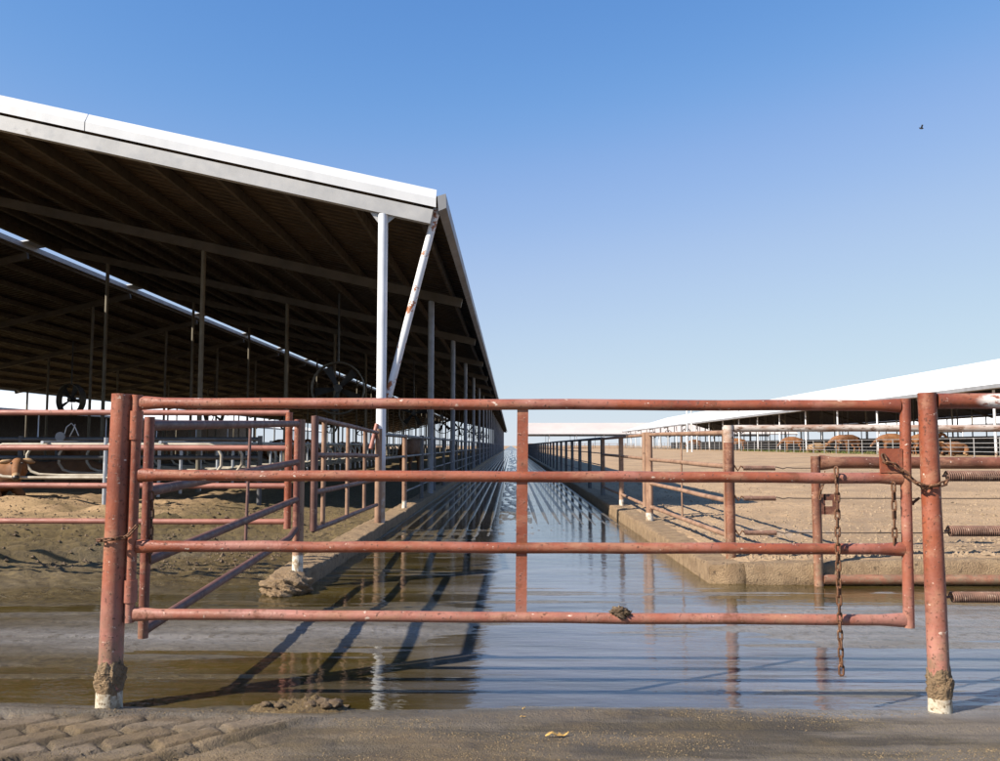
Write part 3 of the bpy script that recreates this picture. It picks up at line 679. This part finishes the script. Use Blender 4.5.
# ------------------------------------------------------------------ inside the left barn: stalls, rails, fans
lpth = [(0, 0, 1.22)] + [(x, 0, 1.22) for x in (.8, 1.6, 1.95)] + [(2.1, 0, 1.16), (2.18, 0, 1.02), (2.18, 0, .82), (2.08, 0, .68), (1.92, 0, .62), (1.5, 0, .60), (.6, 0, .60), (0, 0, .60)]
loopA = MB().tube(lpth, .03, 8).mesh('loop'); loopB = MB().tube([(-x, y, z) for x, y, z in lpth], .03, 8).mesh('loop')
spost = MB().tube([(0, 0, .1), (0, 0, 1.35)], .04, 8).mesh('post')
for i in range(30):
    y = 15.9+1.22*i
    lab = ('nearest sunlit pipe stall divider in the left barn' if i == 0 else 'second sunlit pipe stall divider in the left barn' if i == 1 else 'pipe stall divider in the long shaded stall row')
    t_ = thing('stall_divider', lab, 'stall divider', (-7.6, y, .1), 0, 'freestall dividers in the left barn')
    mt = 'worn_white_pipe' if i < 3 else 'galvanised'
    for me in (loopA, loopB): 
        o = link('loop', me, 'stall_pipe', t_)
    link('post', spost, 'galvanised', t_)
for x, nm in ((-6.5, 'neck rail pipe on the lane side of the stall row'), (-8.7, 'neck rail pipe on the far side of the stall row')):
    tag(pipe('neck_rail', (x, 15.7, 1.36), (x, 52, 1.36), .03, 'galvanised', None, 8), nm, 'rail')
fr_ = thing('barrier', 'dark horizontal barrier pipes closing the near end of the stalls', 'barrier', (-5.2, 17.6, 0))
for z in (1.43, 1.05): pipe('rail', (0, 0, z), (-22, 0, z), .045, 'dark_steel', fr_, 8)
for x in (0, -5, -10, -15, -20): pipe('post', (x, 0, .0), (x, 0, 1.5), .05, 'dark_steel', fr_, 8)
lw2 = thing('feed_barrier', 'dark feed rail running the length of the left barn', 'barrier', (-13.2, 15, 0))
for z in (1.4, .9, .55): pipe('rail', (0, 0, z), (0, 190, z), .05, 'dark_steel', lw2, 8)
for i in range(40): pipe('post', (0, i*4.8, 0), (0, i*4.8, 1.5), .05, 'dark_steel', lw2, 6)
tag(MB().box((-17.2, 14, 0), (-16.6, 205, .75)).build('feed_wall', 'mud'), 'low dark feed bunk wall along the middle of the left barn', 'wall')
tag(MB().box((-33, 14, 0), (-32.7, 205, .95)).build('feed_wall', 'mud'), 'low dark wall along the far side of the left barn', 'wall')
tag(MB().box((38.0, 42, .3), (38.3, 203, 2.05)).build('feed_wall', 'inner_steel'), 'low dark feed wall along the middle of the right barn', 'wall')
# fans
def fan_parts():
    rg = MB(); n = 36
    for yo in (-.14, .14): rg.tube([(.7*math.cos(6.2832*i/n), yo, .7*math.sin(6.2832*i/n)) for i in range(n)], .022, 6, True)
    V = [(.7*math.cos(6.2832*i/n), yo, .7*math.sin(6.2832*i/n)) for yo in (-.14, .14) for i in range(n)]
    rg.add(V, [(i, (i+1) % n, n+(i+1) % n, n+i) for i in range(n)], True)
    bl = MB().beam((.0, 0, .1), (0, 0, .64), .05, .13)
    V = [(-.04, -.03, .1), (.05, .03, .1), (.15, .06, .62), (-.09, -.06, .64), (-.04, -.02, .1), (.05, .04, .1), (.15, .07, .62), (-.09, -.05, .64)]
    bl = MB().add(V, [(0, 1, 2, 3), (7, 6, 5, 4), (0, 4, 5, 1), (1, 5, 6, 2), (2, 6, 7, 3), (3, 7, 4, 0)])
    hb = MB().tube([(0, -.12, 0), (0, .2, 0)], .11, 12); hg = MB().tube([(0, 0, .7), (0, 0, 2.6)], .03, 6)
    return rg.mesh('shroud'), bl.mesh('blade'), hb.mesh('motor'), hg.mesh('hanger')
FP = fan_parts()
def fan(label, loc, rz=0., group=None, top=2.):
    t_ = thing('hanging_fan', label, 'fan', loc, rz, group)
    link('shroud', FP[0], 'fan_shroud', t_); link('motor', FP[2], 'fan_steel', t_)
    h_ = link('hanger', FP[3], 'fan_steel', t_); h_.scale = (1, 1, 1); h_.location = (0, 0, 0)
    k0 = random.random()*60
    for k in range(5): link('blade', FP[1], 'fan_steel', t_, rot=(0, R(k0+72*k), 0))
ords = ['nearest', 'second nearest', 'third nearest', 'fourth nearest', 'fifth nearest', 'sixth nearest', 'seventh nearest', 'eighth nearest']
for k in range(8): fan(ords[k]+' dark fan hanging in the row beside the lane', (-4.7, 23+18*k, 2.85), R(8), 'fans hanging in the left barn')
for k in range(6): fan(ords[k]+' dark fan hanging in the deep row of the left barn', (-19.3, 37+18*k, 3.3), R(-20), 'fans hanging in the left barn')
for k in range(6): fan(ords[5-k]+' small dark fan under the eave of the right barn', (30.2, 96+17*k, 3.55), R(10), 'fans in the right barn')
# disc with bent handle on the rail
d = thing('float_disc', 'round grey disc with bent wire handles on the barrier rail', 'disc', (-9.3, 17.5, 1.48))
MB().tube([(0, -.06, 0), (0, -.03, 0)], .10, 18).build('disc', 'shade_post', d)
MB().tube([(.05, 0, .0), (.1, 0, .2), (.2, 0, .28), (.28, 0, .2), (.36, 0, .02)], .012, 6).build('handle', 'galvanised', d)
MB().tube([(.16, .02, .0), (.24, .02, .16), (.27, .02, .26)], .012, 6).build('handle', 'galvanised', d)

# ------------------------------------------------------------------ cows
def skin(name, verts, edges, root=0, sub=2):
    me = bpy.data.meshes.new(name); me.from_pydata([v[:3] for v in verts], [], edges); o = bpy.data.objects.new(name, me); COL.objects.link(o)
    mo = o.modifiers.new('s', 'SKIN'); mo.use_smooth_shade = True
    for i, v in enumerate(verts):
        r = v[3] if len(v) > 3 else .1; r2 = v[4] if len(v) > 4 else r
        sv = me.skin_vertices[0].data[i]; sv.radius = (r, r2); sv.use_root = (i == root)
    o.modifiers.new('d', 'SUBSURF').levels = sub
    dg = bpy.context.evaluated_depsgraph_get(); me2 = bpy.data.meshes.new_from_object(o.evaluated_get(dg)); bpy.data.objects.remove(o); me2.name = name
    return me2
def cow_mesh(lying=False, hide='cow_hide', headdrop=0., turn=0.):
    # faces +x, feet at z=0
    b0 = -.62 if lying else 0.
    body = [(-.75, 0, 1.18+b0, .2, .24), (-.35, 0, 1.12+b0, .3, .36), (.1, 0, 1.08+b0, .32, .40), (.5, 0, 1.12+b0, .25, .34), (.72, 0, 1.2+b0, .17, .24),
            (.98, 0, 1.3+b0-headdrop*.5, .12, .17), (1.16, 0, 1.42+b0-headdrop, .115, .12), (1.30, 0, 1.34+b0-headdrop*1.1, .10, .105), (1.44, 0, 1.2+b0-headdrop*1.15, .075, .075), (1.54, 0, 1.09+b0-headdrop*1.2, .065, .06)]
    tn = lambda x, y: (.85+(x-.85)*math.cos(turn)-y*math.sin(turn), (x-.85)*math.sin(turn)+y*math.cos(turn))
    body = [(*tn(p[0], p[1]), *p[2:]) if i > 5 else p for i, p in enumerate(body)]
    E = [(i, i+1) for i in range(len(body)-1)]; V = list(body)
    def limb(root, pts):
        k = root
        for p in pts: V.append(p); E.append((k, len(V)-1)); k = len(V)-1
    for s_ in (-1, 1):
        if lying:
            limb(3, [(.55, s_*.26, .3, .11), (.75, s_*.3, .12, .07), (.45, s_*.33, .06, .05), (.38, s_*.33, .05, .045)])
            limb(0, [(-.6, s_*.33, .32, .16), (-.25, s_*.42, .14, .09), (-.55, s_*.46, .07, .055), (-.3, s_*.5, .05, .045)])
        else:
            limb(3, [(.5, s_*.17, .82, .12), (.5, s_*.17, .5, .065), (.5, s_*.17, .25, .047), (.51, s_*.17, .09, .05), (.55, s_*.17, .02, .055)])
            limb(0, [(-.66, s_*.17, .88, .17), (-.58, s_*.18, .62, .09), (-.76, s_*.18, .45, .055), (-.72, s_*.18, .2, .045), (-.70, s_*.18, .08, .05), (-.66, s_*.18, .02, .055)])
    limb(0, [(-.92, 0, 1.22+b0, .05), (-1.0, 0, .95+b0*.8, .028), (-1.0, 0, .6+b0*.8, .026), (-1.0, 0, .45+b0*.6, .04)])
    me = skin('body', V, E, 2)
    for m_ in (hide, 'cow_dark', 'cow_pale'): me.materials.append(MATS[m_])
    nz = Vector((*tn(1.54, 0), 1.09+b0-headdrop*1.2)); idx_ = []
    for p in me.polygons:
        c = p.center; d_ = (c-nz).length
        idx_.append(1 if d_ < .095 else 2 if (d_ < .15 or (c.z < .75+b0*.9 and abs(c.x) < .4)) else 0)
    me.polygons.foreach_set('material_index', idx_); return me
def ear_mesh():
    V = []; n = 7
    for i in range(n):
        t = i/(n-1); wd = .07*math.sin(math.pi*(.12+.82*t)); y = .22*t
        V += [(-wd*.4, y, wd*.8), (.02-.02*t, y, 0), (-wd*.4, y, -wd*.8), (-.03*math.sin(math.pi*t)-.01, y, 0)]
    F = [(i*4+j, i*4+(j+1) % 4, (i+1)*4+(j+1) % 4, (i+1)*4+j) for i in range(n-1) for j in range(4)] + [(0, 1, 2, 3), (n*4-1, n*4-2, n*4-3, n*4-4)]
    return MB().add(V, F, True).mesh('ear')
EAR = ear_mesh(); EAR.materials.append(MATS['cow_pale'])
EYE = lump('eye', None, None, (0, 0, 0), .022, .022, .022, 'cow_dark', 1., 2, amp=0); eye_me = EYE.data; bpy.data.objects.remove(EYE)
CM = {}
def cow(label, loc, rz, lying=False, hide='cow_hide', drop=0., s_=1., group=None, turn=0.):
    key = (lying, hide, drop, turn)
    if key not in CM: CM[key] = cow_mesh(lying, hide, drop, turn)
    tn = lambda x, y: (.85+(x-.85)*math.cos(turn)-y*math.sin(turn), (x-.85)*math.sin(turn)+y*math.cos(turn))
    t_ = thing('cow', label, 'cow', loc, rz, group); t_.scale = (s_, s_, s_)
    b_ = link('body', CM[key], None, t_); b0 = -.62 if lying else 0.
    for sg in (-1, 1):
        e = link('ear', EAR, None, t_, (*tn(1.14, sg*.09), 1.46+b0-drop)); e.scale = (1, sg, 1); e.rotation_euler = (R(-14*sg if sg > 0 else 14), 0, turn)
        link('eye', eye_me, 'cow_dark', t_, (*tn(1.30, sg*.088), 1.40+b0-drop*1.1))
cow('ginger cow lying in the sunlit stall at the left edge', (-10.33, 16.5, gz(-10.2, 16.4)-.04), R(-12), True, 'cow_hide', .0, 1.0, None, R(-50))
G1 = 'cows in the left barn'; G2 = 'cows behind the right barn fence'
cow('brown cow standing in shade under the deep row fan', (-13.2, 25.5, .1), R(-70), hide='cow_brown', group=G1)
for k, (x, y, rz, ly) in enumerate(((-11.0, 21.5, 200, 1), (-10.2, 38, 30, 0), (-11.4, 47, 170, 0), (-10.8, 56, 10, 1), (-12.0, 66, 190, 0), (-4.0, 34, 80, 0))):
    cow(['dark cow lying behind the nearest stall dividers', 'ginger cow in the shade mid way down the left barn', 'ginger cow facing left deeper in the left barn', 'ginger cow lying deep in the left barn', 'farthest ginger cow in the left barn', 'brown cow in the shaded walkway beside the left kerb fence'][k], (x, y, .1), R(rz), bool(ly), 'cow_brown' if k in (0, 5) else 'cow_hide', 0., 1., G1)
rc = ((29.2, 60.5, 0, 0, .0), (28.0, 57.5, 180, 0, .3), (27.9, 54, 200, 1, .0), (28.5, 64, 170, 0, .5), (28.3, 71.5, 200, 0, .6), (28.4, 73, 160, 0, .6), (28.0, 78.5, 20, 1, .0), (28.4, 80.5, 190, 0, .6), (28.6, 87, 170, 0, .6),
      (28.3, 92, 10, 0, .2), (28.4, 97, 185, 0, .6), (28.3, 107, 170, 0, .6), (28.4, 118, 20, 0, .2), (28.2, 131, 190, 0, .6), (28.3, 146, 170, 0, .5))
rl = ('big ginger cow standing right of the right gate post', 'ginger cow beside the lying cow at the right barn fence', 'ginger cow lying nearest along the right barn fence', 'ginger cow glimpsed between gate upright and right post', 'left one of a feeding pair behind the fence left of the gate upright',
      'right one of a feeding pair behind the fence left of the gate upright', 'pale cow lying behind the barn fence above the low brown frame', 'feeding cow just left of the pale lying cow', 'feeding cow behind the fence right of the brown corner post', 'cow standing above the corner post springs',
      'feeding cow just right of the brown corner post', 'feeding cow just left of the brown corner post', 'cow standing right of the white vent pipe', 'feeding cow just right of the white vent pipe', 'farthest small ginger cow along the right barn fence')
for k, (x, y, rz, ly, dp) in enumerate(rc):
    if k in (1, 7, 9, 10, 12, 14): continue
    cow(rl[k], (x, y, gz(x, y)-.0), R(rz), bool(ly), ('cow_pale' if k == 6 else ('cow_hide', 'cow_brown', 'cow_hide')[k % 3]), dp, 1.05, G2)

# corral fence in front of the right barn
cf = thing('corral_fence', 'grey pipe corral fence along the foot of the right barn', 'fence', (26.9, 42, 0))
pm3 = MB().tube([(0, 0, -.1), (0, 0, 1.12)], .035, 6).mesh('post')
for i in range(62): link('post', pm3, 'corral_pipe', cf, (0, i*2.63, gz(26.9, 42+i*2.63)))
for z in (.3, .55, .8, 1.08): pipe('rail', (0, 0, gz(26.9, 60)+z), (0, 162, gz(26.9, 160)+z), .022, 'corral_pipe', cf, 6)
b = MB()
for i in range(1000):
    y = 62+rng.random()*40; x = 27.15+rng.random()*.5; z = gz(27.3, 80)
    a = rng.random()*6.28; hgt = .12+.22*rng.random()
    b.add([(x, y, z), (x+.05*math.cos(a), y+.05*math.sin(a), z), (x+.1*math.sin(a), y+.1*math.cos(a), z+hgt)], [(0, 1, 2)])
tag(b.build('feed_grass', 'green_feed'), 'green feed strewn along the foot of the corral fence', 'grass', kind='stuff')
ff = thing('corral_fence', 'far thin pipe fence in front of the low pale shed', 'fence', (4, 200, .3))
for i in range(14): pipe('post', (i*1.9, 0, 0), (i*1.9, 0, 1.5), .06, 'tan_pipe', ff, 6)
for z in (.5, 1., 1.45): pipe('rail', (0, 0, z), (24.7, 0, z), .05, 'tan_pipe', ff, 6)
vp = MB(); a = [(-.26, 0, -.2), (-.26, 0, 5.6)] + [(-.26*math.cos(R(t)), 0, 5.6+.26*math.sin(R(t))) for t in range(20, 181, 20)] + [(.26, 0, -.2)]
o = vp.tube(a, .09, 10).build('vent_pipe', 'pipe_white', loc=(20.9, 100, gz(20.9, 100))); tag(o, 'tall white looped vent pipe standing in the far dirt lot', 'pipe')
# bird
bd = thing('bird', 'tiny dark bird flying high in the right sky', 'bird', (29.55, 60, 24.05))
lump('body', None, None, (0, 0, 0), .16, .06, .06, 'bird_dark', 1., 2, bd, 0.1)
for sg in (-1, 1):
    MB().add([(-.06, 0, .02), (.07, 0, .02), (.02, sg*.26, .16), (-.08, sg*.24, .17), (-.06, 0, .035), (.07, 0, .035), (.02, sg*.26, .172), (-.08, sg*.24, .182)],
             [(0, 1, 2, 3), (7, 6, 5, 4), (0, 4, 5, 1), (1, 5, 6, 2), (2, 6, 7, 3), (3, 7, 4, 0)]).build('wing', 'bird_dark', bd)
